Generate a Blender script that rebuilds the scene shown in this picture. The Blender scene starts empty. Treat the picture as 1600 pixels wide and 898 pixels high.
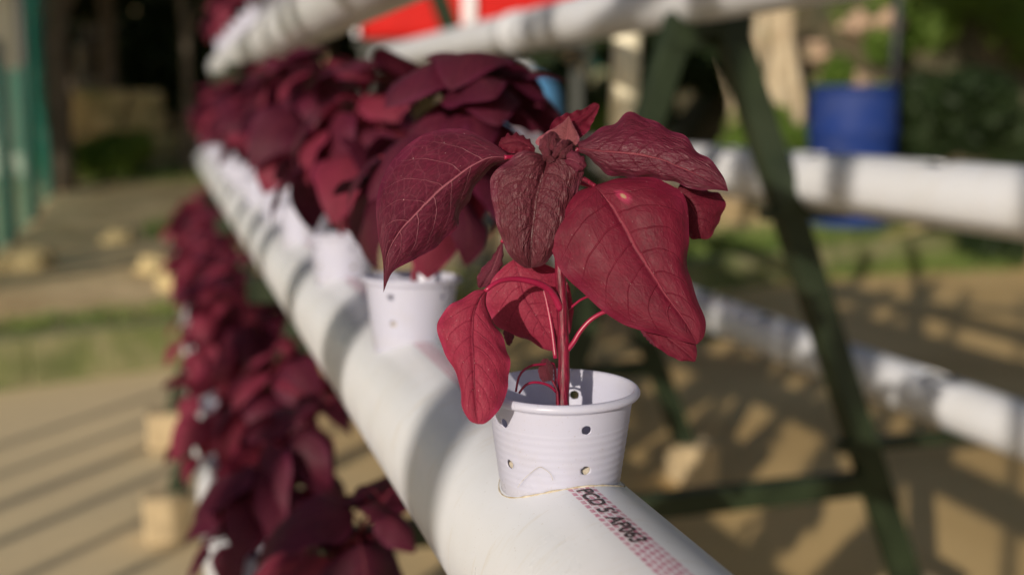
import bpy, bmesh, math, random
from mathutils import Vector, Matrix, noise
random.seed(7)
PI = math.pi
G = 1.20                       # camera height above the concrete floor
scene = bpy.context.scene
C = scene.collection

# ---------------------------------------------------------------- camera
YAW, PITCH, F = math.radians(17.0), math.radians(9.1), 1778.0
fwd = Vector((math.sin(YAW)*math.cos(PITCH), math.cos(YAW)*math.cos(PITCH), -math.sin(PITCH)))
rgt = Vector((math.cos(YAW), -math.sin(YAW), 0))
upv = rgt.cross(fwd)
CAM = Vector((0, 0, G))
cd = bpy.data.cameras.new('camera'); cam = bpy.data.objects.new('camera', cd); C.objects.link(cam)
cam.matrix_world = Matrix(((rgt.x, upv.x, -fwd.x, CAM.x), (rgt.y, upv.y, -fwd.y, CAM.y), (rgt.z, upv.z, -fwd.z, CAM.z), (0, 0, 0, 1)))
cd.sensor_width = 36; cd.lens = 40.0; cd.clip_start = 0.02; cd.clip_end = 300
cd.dof.use_dof = True; cd.dof.focus_distance = 0.582; cd.dof.aperture_fstop = 4.0
scene.camera = cam

def at(px, py, d):             # a point d metres in front of the lens, seen at photo pixel (px, py)
    return CAM + fwd*d + rgt*((px-800)/F*d) + upv*(-(py-449)/F*d)

# ---------------------------------------------------------------- object helpers
def new(name, verts, faces, mat, parent=None, smooth=True, uvs=None, link=True):
    me = bpy.data.meshes.new(name)
    me.from_pydata([tuple(v) for v in verts], [], faces)
    if uvs is not None:
        ul = me.uv_layers.new(name='UVMap')
        for lp in me.loops: ul.data[lp.index].uv = uvs[lp.vertex_index]
    if smooth: me.polygons.foreach_set('use_smooth', [True]*len(me.polygons))
    me.update()
    o = bpy.data.objects.new(name, me)
    if mat: me.materials.append(mat)
    if link: C.objects.link(o)
    if parent: o.parent = parent
    return o

def tag(o, label=None, cat=None, group=None, kind=None):
    if label: o['label'] = label
    if cat: o['category'] = cat
    if group: o['group'] = group
    if kind: o['kind'] = kind
    return o

def empty(name, loc, label, cat, group=None, rz=0):
    o = bpy.data.objects.new(name, None); C.objects.link(o)
    o.location = loc; o.rotation_euler = (0, 0, rz); o.empty_display_size = .05
    return tag(o, label, cat, group)

def copy_tree(o, parent=None):
    c = o.copy(); C.objects.link(c); c.parent = parent
    for ch in list(o.children): copy_tree(ch, c)
    return c

class MB:
    def __init__(s): s.v = []; s.f = []; s.uv = []
    def add(s, v, f, uv=None):
        b = len(s.v); s.v += [Vector(p) for p in v]; s.f += [tuple(i+b for i in q) for q in f]
        s.uv += uv if uv else [(0, 0)]*len(v)
    def box(s, c, d, M=None):
        c = Vector(c); d = Vector(d)/2
        vs = [Vector((x*d.x, y*d.y, z*d.z)) for x in (-1, 1) for y in (-1, 1) for z in (-1, 1)]
        if M: vs = [M @ v for v in vs]
        s.add([c+v for v in vs], [(0,1,3,2), (4,6,7,5), (0,4,5,1), (2,3,7,6), (0,2,6,4), (1,5,7,3)])
    def tube(s, pts, rad, n=10, cap=True):
        pts = [Vector(p) for p in pts]; rings = []
        if not hasattr(rad, '__len__'): rad = [rad]*len(pts)
        ref = None
        for i, p in enumerate(pts):
            t = (pts[min(i+1, len(pts)-1)] - pts[max(i-1, 0)]).normalized()
            if ref is None: ref = t.orthogonal().normalized()
            ref = (ref - t*ref.dot(t)).normalized(); b = t.cross(ref)
            rings.append([p + (ref*math.cos(2*PI*k/n) + b*math.sin(2*PI*k/n))*rad[i] for k in range(n)])
        v = [q for r in rings for q in r]; f = []
        for i in range(len(pts)-1):
            for k in range(n):
                f.append((i*n+k, i*n+(k+1) % n, (i+1)*n+(k+1) % n, (i+1)*n+k))
        if cap: f += [tuple(range(n))[::-1], tuple(range((len(pts)-1)*n, len(pts)*n))]
        s.add(v, f)
    def bar(s, a, b, w, d, up=(0, 1, 0)):      # square section bar between two points
        a = Vector(a); b = Vector(b); t = (b-a).normalized(); u = Vector(up)
        u = (u - t*u.dot(t)).normalized(); q = t.cross(u)
        v = []
        for p in (a, b):
            for sx, sy in ((-1, -1), (1, -1), (1, 1), (-1, 1)): v.append(p + q*sx*w/2 + u*sy*d/2)
        s.add(v, [(0,3,2,1), (4,5,6,7), (0,1,5,4), (1,2,6,5), (2,3,7,6), (3,0,4,7)])
    def build(s, name, mat, parent=None, smooth=False, bevel=0):
        o = new(name, s.v, s.f, mat, parent, smooth, s.uv)
        if bevel:
            bm = bmesh.new(); bm.from_mesh(o.data)
            bmesh.ops.bevel(bm, geom=bm.edges[:], offset=bevel, segments=2, affect='EDGES', profile=.6)
            bmesh.ops.recalc_face_normals(bm, faces=bm.faces)
            bm.to_mesh(o.data); bm.free()
        return o

def lathe(profile, n=96, closed=False):
    v = []; f = []
    m = len(profile)
    for k in range(n):
        a = 2*PI*k/n
        for r, z in profile: v.append((r*math.cos(a), r*math.sin(a), z))
    for k in range(n):
        k2 = (k+1) % n
        for i in range(m if closed else m-1):
            j = (i+1) % m
            f.append((k*m+i, k2*m+i, k2*m+j, k*m+j))
    return v, f

def spline(pts, t):            # Catmull-Rom through control points with t in 0..1
    n = len(pts)-1; x = min(max(t, 0), 1)*n; i = min(int(x), n-1); u = x-i
    p = [pts[max(i-1, 0)], pts[i], pts[i+1], pts[min(i+2, n)]]
    return 0.5*((2*p[1]) + (p[2]-p[0])*u + (2*p[0]-5*p[1]+4*p[2]-p[3])*u*u + (3*p[1]-p[0]-3*p[2]+p[3])*u**3)

def even(pts, n):              # the spline resampled at even arc length
    S = [spline(pts, i/200) for i in range(201)]
    L = [0]
    for a, b in zip(S, S[1:]): L.append(L[-1]+(b-a).length)
    out = []; j = 0
    for k in range(n):
        s = L[-1]*k/(n-1)
        while j < 199 and L[j+1] < s: j += 1
        w = (s-L[j])/max(L[j+1]-L[j], 1e-9)
        out.append(S[j].lerp(S[j+1], min(max(w, 0), 1)))
    return out

# ---------------------------------------------------------------- materials
def mat(name, color, rough=.6, spec=.5, **k):
    m = bpy.data.materials.new(name); m.use_nodes = True
    b = m.node_tree.nodes['Principled BSDF']
    b.inputs['Base Color'].default_value = (*color, 1); b.inputs['Roughness'].default_value = rough
    b.inputs['Specular IOR Level'].default_value = spec
    return m
def nd(m, t, **k):
    n = m.node_tree.nodes.new(t)
    for a, v in k.items(): setattr(n, a, v)
    return n
def lk(m, a, b): m.node_tree.links.new(a, b)
def math_(m, op, a, b=None, c=None):
    n = nd(m, 'ShaderNodeMath', operation=op)
    for i, x in enumerate((a, b, c)):
        if x is None: continue
        if isinstance(x, (int, float)): n.inputs[i].default_value = x
        else: lk(m, x, n.inputs[i])
    return n.outputs[0]
def mixc(m, fac, a, b, mode='MIX'):
    n = nd(m, 'ShaderNodeMix', data_type='RGBA', blend_type=mode)
    for i, x in ((0, fac), (6, a), (7, b)):
        if isinstance(x, (int, float)): n.inputs[i].default_value = x
        elif isinstance(x, tuple): n.inputs[i].default_value = (*x, 1)
        else: lk(m, x, n.inputs[i])
    return n.outputs[2]
def noise_(m, vec, scale, detail=4, rough=.55):
    n = nd(m, 'ShaderNodeTexNoise'); n.inputs['Scale'].default_value = scale
    n.inputs['Detail'].default_value = detail; n.inputs['Roughness'].default_value = rough
    if vec is not None: lk(m, vec, n.inputs['Vector'])
    return n.outputs['Fac']
def ramp(m, x, lo, hi, a=0.0, b=1.0):
    n = nd(m, 'ShaderNodeMapRange'); n.clamp = True
    lk(m, x, n.inputs[0])
    for i, v in zip((1, 2, 3, 4), (lo, hi, a, b)): n.inputs[i].default_value = v
    return n.outputs[0]
def bump(m, h, strength, dist, normal=None):
    n = nd(m, 'ShaderNodeBump'); n.inputs['Strength'].default_value = strength; n.inputs['Distance'].default_value = dist
    lk(m, h, n.inputs['Height'])
    if normal: lk(m, normal, n.inputs['Normal'])
    return n.outputs[0]
def bs(m): return m.node_tree.nodes['Principled BSDF']
def varied(name, c1, c2, scale, rough=.8, bstr=.4, bdist=.01, space='Object', c3=None, detail=6):
    m = mat(name, c1, rough, .3)
    tc = nd(m, 'ShaderNodeTexCoord').outputs[space]
    f = ramp(m, noise_(m, tc, scale, detail), .35, .65)
    col = mixc(m, f, c1, c2)
    if c3: col = mixc(m, ramp(m, noise_(m, tc, scale*.23, 4), .5, .68), col, c3)
    lk(m, col, bs(m).inputs['Base Color'])
    if bstr: lk(m, bump(m, noise_(m, tc, scale*4, 5), bstr, bdist), bs(m).inputs['Normal'])
    return m

NV, SL = 8.0, 2.3              # lateral veins on each half of a leaf, how far they sweep forward
def leaf_mat(name, c_a, c_b, c_vein, trans, rough=.42, specks=.3, spot=None, veinw=.045, tb=1.0, c_mid=None, vs_=.62, puck=.3, wr=.0009):
    c_mid = c_mid or c_vein
    m = mat(name, c_a, rough, .24)
    T = m.node_tree; b = bs(m)
    uv = nd(m, 'ShaderNodeUVMap').outputs[0]
    sp = nd(m, 'ShaderNodeSeparateXYZ'); lk(m, uv, sp.inputs[0])
    wob = noise_(m, uv, 4, 3)
    u = math_(m, 'MULTIPLY_ADD', sp.outputs[0], 2, -1)
    u = math_(m, 'ADD', u, math_(m, 'MULTIPLY_ADD', wob, .09, -.045))
    au = math_(m, 'ABSOLUTE', u)
    side = math_(m, 'GREATER_THAN', u, 0)
    ph = math_(m, 'MULTIPLY', sp.outputs[1], NV)
    ph = math_(m, 'SUBTRACT', ph, math_(m, 'MULTIPLY', math_(m, 'POWER', au, 1.25), SL))
    ph = math_(m, 'MULTIPLY_ADD', side, .45, ph)
    ph = math_(m, 'ADD', ph, math_(m, 'MULTIPLY_ADD', noise_(m, uv, 3.1, 2), .5, -.25))
    fr = math_(m, 'FRACT', ph)
    d = math_(m, 'SUBTRACT', .5, math_(m, 'ABSOLUTE', math_(m, 'SUBTRACT', fr, .5)))   # 0 on a vein
    wv = math_(m, 'MULTIPLY_ADD', au, -veinw*.6, veinw)
    lat = ramp(m, math_(m, 'DIVIDE', d, wv), .3, 1.6, 1, 0)
    lat = math_(m, 'MULTIPLY', lat, ramp(m, au, .6, .95, 1, 0))
    lat = math_(m, 'MULTIPLY', lat, ramp(m, noise_(m, uv, 7, 2), .3, .6, .35, 1))
    mid = ramp(m, math_(m, 'DIVIDE', au, math_(m, 'MULTIPLY_ADD', sp.outputs[1], -.022, .032)), .3, 1.3, 1, 0)
    vein = math_(m, 'MAXIMUM', lat, mid)
    mp = nd(m, 'ShaderNodeMapping'); mp.inputs['Scale'].default_value = (7, 10, 1); lk(m, uv, mp.inputs[0])
    vo = nd(m, 'ShaderNodeTexVoronoi', feature='DISTANCE_TO_EDGE'); vo.inputs['Scale'].default_value = 1.6; lk(m, mp.outputs[0], vo.inputs['Vector'])
    ter = ramp(m, vo.outputs['Distance'], 0, .07, 1, 0)
    oi = nd(m, 'ShaderNodeObjectInfo').outputs['Random']
    tc = nd(m, 'ShaderNodeTexCoord').outputs['Object']
    base = mixc(m, ramp(m, noise_(m, uv, 3.5, 5), .3, .7), c_a, c_b)
    base = mixc(m, math_(m, 'MULTIPLY', oi, .5), base, tuple(x*.55 for x in c_b))
    base = mixc(m, ramp(m, noise_(m, uv, 34, 3), .45, .75, 0, .35), base, tuple(min(1, x*1.5) for x in c_a))
    base = mixc(m, ramp(m, math_(m, 'ADD', au, math_(m, 'MULTIPLY_ADD', noise_(m, uv, 6, 4), .8, -.4)), .75, 1.05, 0, .5), base, (c_a[0]*1.35, c_a[1]*1.3, c_a[2]*1.7))
    col = mixc(m, math_(m, 'MULTIPLY', ter, .08), base, c_vein)
    col = mixc(m, math_(m, 'MULTIPLY', lat, vs_), col, c_vein)
    col = mixc(m, math_(m, 'MULTIPLY', mid, .75), col, c_mid)
    if specks:
        v2 = nd(m, 'ShaderNodeTexVoronoi'); v2.inputs['Scale'].default_value = 32; lk(m, uv, v2.inputs['Vector'])
        s1 = ramp(m, v2.outputs['Distance'], .06, .12, 1, 0)
        keep = ramp(m, noise_(m, uv, 21, 2), .56, .6)
        col = mixc(m, math_(m, 'MULTIPLY', math_(m, 'MULTIPLY', s1, keep), specks), col, (.75, .5, .5))
    if spot:
        dv = nd(m, 'ShaderNodeVectorMath', operation='DISTANCE'); lk(m, uv, dv.inputs[0]); dv.inputs[1].default_value = (*spot, 0)
        dd = math_(m, 'ADD', dv.outputs['Value'], math_(m, 'MULTIPLY_ADD', noise_(m, uv, 30, 2), .02, -.01))
        col = mixc(m, ramp(m, dd, .03, .065, .6, 0), col, (.42, .03, .1))
        col = mixc(m, ramp(m, dd, .012, .026, .8, 0), col, (.36, .26, .15))
    lk(m, col, b.inputs['Base Color'])
    h = math_(m, 'MULTIPLY_ADD', vein, -1.0, math_(m, 'MULTIPLY', ter, -.13))
    mp2 = nd(m, 'ShaderNodeCombineXYZ'); lk(m, math_(m, 'MULTIPLY', ph, 1.6), mp2.inputs[0]); lk(m, math_(m, 'MULTIPLY', u, 9), mp2.inputs[1])
    h = math_(m, 'ADD', h, math_(m, 'MULTIPLY', noise_(m, mp2.outputs[0], 1.1, 3), puck*4))
    h = math_(m, 'ADD', h, math_(m, 'MULTIPLY', noise_(m, uv, 70, 3), .3))
    nrm = bump(m, h, .6, wr); lk(m, nrm, b.inputs['Normal'])
    lk(m, ramp(m, noise_(m, uv, 9, 3), .3, .7, rough-.06, rough+.12), b.inputs['Roughness'])
    tr = nd(m, 'ShaderNodeBsdfTranslucent'); lk(m, nrm, tr.inputs['Normal'])
    lk(m, mixc(m, 1.0, col, (tb, tb*.75, tb*.85), 'MULTIPLY'), tr.inputs['Color'])
    mx = nd(m, 'ShaderNodeMixShader'); mx.inputs[0].default_value = trans
    out = T.nodes['Material Output']
    lk(m, b.outputs[0], mx.inputs[1]); lk(m, tr.outputs[0], mx.inputs[2]); lk(m, mx.outputs[0], out.inputs['Surface'])
    return m

M_crim = leaf_mat('crimson_leaf', (.140, .007, .024), (.092, .005, .017), (.10, .006, .015), .24, spot=(.66, .17), rough=.58, c_mid=(.25, .035, .06), vs_=.4, puck=.25, veinw=.03)
M_pink = leaf_mat('pink_leaf', (.29, .023, .056), (.23, .018, .044), (.18, .012, .036), .25, specks=.9, rough=.55, vs_=.45, puck=.15, veinw=.035)
M_burg = leaf_mat('burgundy_leaf', (.140, .015, .038), (.095, .011, .028), (.40, .13, .17), .18, rough=.5, specks=.6, veinw=.024, vs_=.45, puck=.4)
M_burg2 = leaf_mat('burgundy_leaf_puckered', (.112, .012, .031), (.082, .009, .023), (.07, .010, .014), .14, rough=.42, specks=.3, veinw=.04, vs_=.5, puck=.7, c_mid=(.25, .05, .07))
M_young = leaf_mat('young_leaf', (.12, .024, .037), (.095, .019, .030), (.07, .012, .018), .10, rough=.42, specks=.25, veinw=.05, puck=1.1, vs_=.5, wr=.0011)
M_pale = leaf_mat('pale_leaf', (.26, .075, .09), (.2, .055, .065), (.34, .1, .12), .18, rough=.5)
M_row = leaf_mat('row_leaf', (.095, .011, .031), (.065, .008, .022), (.18, .03, .045), .25, rough=.5, specks=0, tb=1.1)
M_row2 = leaf_mat('row_leaf_red', (.24, .030, .062), (.17, .022, .046), (.30, .05, .07), .35, rough=.52, specks=0, tb=1.3)

M_stem = mat('stem_skin', (.2, .008, .035), .45, .3)
_tc = nd(M_stem, 'ShaderNodeTexCoord').outputs['Object']
_mp = nd(M_stem, 'ShaderNodeMapping'); _mp.inputs['Scale'].default_value = (900, 900, 25); lk(M_stem, _tc, _mp.inputs[0])
_n = noise_(M_stem, _mp.outputs[0], 1, 3)
lk(M_stem, mixc(M_stem, ramp(M_stem, _n, .35, .65), (.06, .003, .010), (.20, .006, .032)), bs(M_stem).inputs['Base Color'])
lk(M_stem, bump(M_stem, _n, .6, .0006), bs(M_stem).inputs['Normal'])
M_petiole = mat('petiole_skin', (.27, .008, .045), .35, .5)

def plastic(name, col, rough, trans=.0, tcol=None, dirt=.35, dscale=30):
    m = mat(name, col, rough, .5); b = bs(m)
    tc = nd(m, 'ShaderNodeTexCoord').outputs['Object']
    d1 = ramp(m, noise_(m, tc, dscale, 6, .65), .5, .78, 0, dirt)
    c = mixc(m, d1, col, (.52, .46, .36))
    sp = ramp(m, noise_(m, tc, dscale*26, 2, .5), .69, .74, 0, .55)
    c = mixc(m, sp, c, (.30, .2, .12))
    lk(m, c, b.inputs['Base Color'])
    lk(m, ramp(m, noise_(m, tc, dscale*2, 4), .3, .7, rough-.07, rough+.12), b.inputs['Roughness'])
    if trans:
        tr = nd(m, 'ShaderNodeBsdfTranslucent'); tr.inputs[0].default_value = (*(tcol or col), 1)
        mx = nd(m, 'ShaderNodeMixShader'); mx.inputs[0].default_value = trans
        lk(m, b.outputs[0], mx.inputs[1]); lk(m, tr.outputs[0], mx.inputs[2]); lk(m, mx.outputs[0], m.node_tree.nodes['Material Output'].inputs['Surface'])
    return m
M_cup = plastic('cup_plastic', (.64, .65, .79), .32, .38, (.68, .69, .82), .25, 40)

def pipe_mat(name, strip=False):
    m = mat(name, (.7, .7, .69), .30, .5); b = bs(m)
    uv = nd(m, 'ShaderNodeUVMap').outputs[0]            # u = arc length in metres, v = length in metres
    tc = nd(m, 'ShaderNodeTexCoord').outputs['Object']
    col = mixc(m, ramp(m, noise_(m, tc, 9, 6, .6), .42, .75, 0, .35), (.66, .68, .74), (.58, .57, .55))
    mp = nd(m, 'ShaderNodeMapping'); mp.inputs['Scale'].default_value = (60, 420, 1); mp.inputs['Rotation'].default_value = (0, 0, .5); lk(m, uv, mp.inputs[0])
    scr = ramp(m, noise_(m, mp.outputs[0], 1, 3), .70, .76, 0, .4)
    col = mixc(m, scr, col, (.5, .42, .33))
    sp = ramp(m, noise_(m, tc, 800, 2, .5), .70, .75, 0, .5)
    col = mixc(m, sp, col, (.3, .22, .15))
    if strip:
        s = nd(m, 'ShaderNodeSeparateXYZ'); lk(m, uv, s.inputs[0])
        wx = math_(m, 'MULTIPLY_ADD', noise_(m, uv, 420, 2), .0012, -.0006)
        r = math_(m, 'DIVIDE', math_(m, 'ADD', s.outputs[0], wx), .00294)
        r = math_(m, 'ADD', r, .5)     # rows across the strip
        row = math_(m, 'FLOOR', r)
        fr = math_(m, 'FRACT', r)
        y = math_(m, 'DIVIDE', math_(m, 'ADD', s.outputs[1], math_(m, 'MULTIPLY', s.outputs[0], .35)), .0061)
        y = math_(m, 'MULTIPLY_ADD', row, .5, y)
        fy = math_(m, 'FRACT', y)
        a = ramp(m, math_(m, 'ABSOLUTE', math_(m, 'SUBTRACT', fr, .5)), .30, .42, 1, 0)
        c = ramp(m, math_(m, 'ABSOLUTE', math_(m, 'SUBTRACT', fy, .5)), .30, .40, 1, 0)
        inn = math_(m, 'MULTIPLY', math_(m, 'GREATER_THAN', row, -2.5), math_(m, 'LESS_THAN', row, 2.5))
        k = math_(m, 'MULTIPLY', math_(m, 'MULTIPLY', a, c), inn)
        k = math_(m, 'MULTIPLY', k, ramp(m, noise_(m, uv, 260, 3), .3, .6, .45, 1))
        wash = math_(m, 'MULTIPLY', inn, .10)
        col = mixc(m, wash, col, (.7, .3, .42))
        col = mixc(m, math_(m, 'MULTIPLY', k, .85), col, (.40, .04, .13))
    stn = nd(m, 'ShaderNodeMapping'); stn.inputs['Scale'].default_value = (2.5, 14, 2.5); lk(m, tc, stn.inputs[0])
    col = mixc(m, ramp(m, noise_(m, stn.outputs[0], 6, 6, .7), .56, .72, 0, .38), col, (.50, .43, .32))
    lk(m, col, b.inputs['Base Color'])
    lk(m, ramp(m, noise_(m, tc, 20, 4), .3, .7, .26, .42), b.inputs['Roughness'])
    lk(m, bump(m, noise_(m, tc, 14, 3), .12, .004), b.inputs['Normal'])
    return m
M_pipe = pipe_mat('pipe_plastic'); M_pipe_strip = pipe_mat('pipe_plastic_printed', True)
M_ink = mat('black_ink', (.03, .028, .03), .5, .3)
_t = nd(M_ink, 'ShaderNodeTexCoord').outputs['Object']
lk(M_ink, mixc(M_ink, ramp(M_ink, noise_(M_ink, _t, 900, 2), .5, .7, 0, .6), (.02, .018, .02), (.25, .12, .15)), bs(M_ink).inputs['Base Color'])
M_dark = mat('dark_hole', (.03, .03, .025), .8)
M_frame = varied('green_paint', (.013, .021, .010), (.022, .034, .016), 14, .5, .2, .002, c3=(.03, .04, .022))
M_block = varied('concrete_block', (.50, .39, .24), (.40, .31, .19), 20, .9, .5, .003)
M_foam = varied('foam', (.55, .5, .42), (.4, .35, .28), 200, .95, .4, .001)

# ---------------------------------------------------------------- hero leaves
def veinh(u, v):
    ph = v*NV - (abs(u)**1.25)*SL + (.45 if u > 0 else 0)
    fr = ph - math.floor(ph)
    q = math.sin(PI*fr)**.7
    return q
def build_leaf(name, Lp, Mp, Rp, material, parent, quilt=.0009, bulge=.0, groove=.0012, ripple=.0008, nv=72, nu=15, link=True, seed=0):
    L = even(Lp, nv); M = even(Mp, nv); R = even(Rp, nv)
    us = [math.sin(k/nu*PI/2)**.9 if k else 0 for k in range(nu+1)]
    us = [k/nu for k in range(nu+1)]
    cols = [-x for x in us[::-1]] + us[1:]
    n = len(cols); P = []
    for i in range(nv):
        width = ((L[i]-M[i]).length + (R[i]-M[i]).length)/2
        for u in cols:
            e = L[i] if u < 0 else R[i]
            P.append(M[i].lerp(e, abs(u)))
    def nrm(i, j):
        a = P[min(i+1, nv-1)*n+j] - P[max(i-1, 0)*n+j]
        b = P[i*n+min(j+1, n-1)] - P[i*n+max(j-1, 0)]
        c = a.cross(b)
        return c.normalized() if c.length > 1e-12 else Vector((0, 0, 0))
    out = []; uv = []
    lmax = max((L[i]-R[i]).length for i in range(nv)) or 1
    for i in range(nv):
        v = i/(nv-1); wf = min(1, (L[i]-R[i]).length/(lmax*.6))
        c = (nrm(i, n//4*3) + nrm(i, n//4))
        for j, u in enumerate(cols):
            N = nrm(i, j); au = abs(u)
            if N.dot(CAM-P[i*n+j]) < 0: N = -N
            h = .7*quilt*(.6+.8*noise.noise(Vector((u*2.2+seed, v*5, seed*1.7))))*veinh(u, v)*math.sin(PI*min(1, au*1.05+.04))**.6*wf
            h += bulge*math.sin(PI*au)*wf
            h -= groove*math.exp(-(u/.05)**2)*wf
            pr = noise.noise(Vector((v*7+seed*3.1, (1 if u > 0 else -1)*5.3, seed)))
            h += ripple*au**3*(pr*2 + math.sin(v*37+seed+(2 if u > 0 else 0)))*wf
            out.append(P[i*n+j] + N*h); uv.append((u*.5+.5, v))
    f = []
    for i in range(nv-1):
        for j in range(n-1): f.append((i*n+j, i*n+j+1, (i+1)*n+j+1, (i+1)*n+j))
    o = new(name, out, f, material, parent, True, uv, link)
    return o

D0 = .602
def T(pts): return [at(x, y, D0+dz/1000) for x, y, dz in pts]

hero = empty('amaranth_plant', (.197, .553, G-.150), 'sharp large-veined crimson plant in the nearest holed cup, with hanging pink leaf', 'plant')
hero_inv = Matrix.Translation(-hero.location)
def H(o, label=None):
    o.data.transform(hero_inv); o.parent = hero
    if label: o['label'] = label
    return o

# A : big leaf on the left
H(build_leaf('leaf', T([(792,240,2),(751,213,8),(711,201,6),(684,203,0),(633,229,-10),(600,272,-18),(588,318,-24),(590,363,-28),(599,410,-32),(599,457,-34)]),
  T([(790,246,0),(766,246,-4),(736,260,-9),(689,297,-17),(656,328,-23),(626,361,-28),(604,402,-32),(599,457,-34)]),
  T([(791,251,2),(766,264,6),(744,286,6),(733,312,4),(722,332,0),(711,357,-6),(683,385,-14),(655,402,-21),(630,414,-27),(612,427,-31),(599,457,-34)]),
  M_burg, None, .0011, .002, seed=1))
# B : centre leaf facing the lens
H(build_leaf('leaf', T([(853,247,4),(830,236,0),(806,240,-2),(785,258,-3),(768,275,-4),(766,292,-5),(773,334,-6),(784,374,-6),(799,402,-6),(817,417,-5),(830,419,-5)]),
  T([(856,246,2),(850,268,-3),(843,292,-6),(836,334,-9),(831,378,-9),(830,419,-5)]),
  T([(857,247,4),(878,240,0),(905,250,-1),(912,262,-2),(909,280,-2),(903,300,-3),(892,340,-4),(877,376,-5),(862,400,-5),(850,413,-5),(830,419,-5)]),
  M_young, None, .0019, .004, .0022, .0012, seed=2), 'purple-brown puckered centre leaf hanging towards the camera')
# C : right top leaf
H(build_leaf('leaf', T([(902,222,2),(928,210,6),(961,193,8),(985,176,10),(1013,186,8),(1049,204,4),(1075,221,0),(1092,239,-4),(1116,257,-8),(1130,274,-11),(1138,299,-14)]),
  T([(904,231,0),(932,235,-3),(980,239,-6),(1031,248,-8),(1063,261,-10),(1097,276,-12),(1138,299,-14)]),
  T([(904,240,2),(922,246,4),(932,259,6),(950,271,5),(976,278,3),(1016,278,0),(1049,283,-4),(1075,292,-7),(1095,298,-10),(1113,296,-12),(1138,299,-14)]),
  M_burg2, None, .0014, .002, .0014, .0012, seed=3))
# D : large front leaf
H(build_leaf('leaf', T([(928,290,-2),(900,300,-2),(877,323,-4),(859,352,-6),(858,376,-8),(870,412,-10),(888,437,-12),(910,457,-14),(941,485,-18),(970,505,-20),(1001,516,-22),(1035,524,-24),(1062,532,-26),(1089,538,-27)]),
  T([(931,291,-6),(950,313,-10),(976,352,-15),(1005,403,-20),(1031,445,-24),(1060,486,-26),(1077,512,-27),(1089,538,-27)]),
  T([(933,288,-2),(947,285,-2),(976,278,-3),(1016,278,-5),(1048,287,-8),(1068,304,-9),(1076,337,-10),(1075,372,-12),(1074,407,-14),(1079,440,-17),(1088,464,-20),(1098,486,-22),(1103,505,-24),(1100,526,-26),(1089,538,-27)]),
  M_crim, None, .0009, .004, .0014, .001, nv=90, nu=18, seed=4), 'large smooth crimson leaf with a small pale spot near its base')
# E : leaf behind, far right
H(build_leaf('leaf', T([(1062,288,10),(1085,284,12),(1112,298,14),(1134,312,14),(1131,330,14),(1119,356,13),(1108,372,12),(1099,374,12)]),
  T([(1058,296,10),(1075,312,7),(1090,338,7),(1094,360,9),(1096,373,12)]),
  T([(1054,296,10),(1050,325,12),(1062,350,12),(1076,369,12),(1086,374,12),(1094,373,12)]),
  M_crim, None, .0008, .001, .002, .001, 40, 10, seed=5), 'dark leaf half hidden at the right end')
# F : hanging pink leaf, in front of the rim
H(build_leaf('leaf', T([(759,452,-26),(741,455,-28),(717,469,-29),(696,484,-30),(684,505,-31),(689,538,-34),(709,577,-39),(719,603,-42),(721,632,-45),(733,656,-47),(746,662,-48)]),
  T([(760,453,-27),(749,468,-30),(741,490,-33),(739,518,-36),(740,564,-42),(742,614,-46),(746,662,-48)]),
  T([(761,454,-25),(760,474,-24),(767,497,-26),(780,517,-29),(793,543,-32),(797,568,-36),(795,594,-39),(789,624,-43),(774,647,-46),(758,661,-48),(746,662,-48)]),
  M_pink, None, .0008, .002, .0015, .0008, seed=6), 'bright pink-red hanging leaf in front of the cup rim')
# G : back leaf behind the stem
H(build_leaf('leaf', T([(803,405,14),(783,420,15),(768,440,16),(759,465,17),(762,485,18),(775,508,19),(800,523,19),(828,533,19),(850,545,18),(874,551,17)]),
  T([(804,406,14),(810,430,11),(818,462,11),(838,497,12),(858,527,14),(874,551,17)]),
  T([(806,404,14),(830,402,15),(852,412,16),(872,424,17),(889,447,18),(896,475,18),(895,500,18),(888,524,18),(881,540,17),(874,551,17)]),
  M_pink, None, .0006, .001, .001, .0006, seed=7), 'rounded pink leaf standing behind the stem')
# H : lower leaf tip beneath D
H(build_leaf('leaf', T([(985,490,-2),(1002,508,-4),(1017,530,-6),(1035,549,-8),(1058,561,-10),(1085,565,-12)]),
  T([(988,488,-2),(1015,505,-8),(1045,528,-10),(1070,548,-12),(1086,564,-12)]),
  T([(992,488,-2),(1025,492,-4),(1060,508,-8),(1080,524,-10),(1089,545,-12),(1087,563,-12)]),
  M_crim, None, .001, .001, .0014, .0008, 40, 10, seed=8), 'curled leaf tip showing below the large front leaf')
H(build_leaf('leaf', T([(1000,505,14),(1003,520,14),(1010,530,14),(1022,541,14)]), T([(1005,500,13),(1010,515,12),(1016,528,12),(1024,541,14)]),
  T([(1012,500,14),(1022,515,14),(1026,530,14),(1025,541,14)]), M_burg, None, .0005, 0, .0008, .0004, 20, 6, seed=9))
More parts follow.
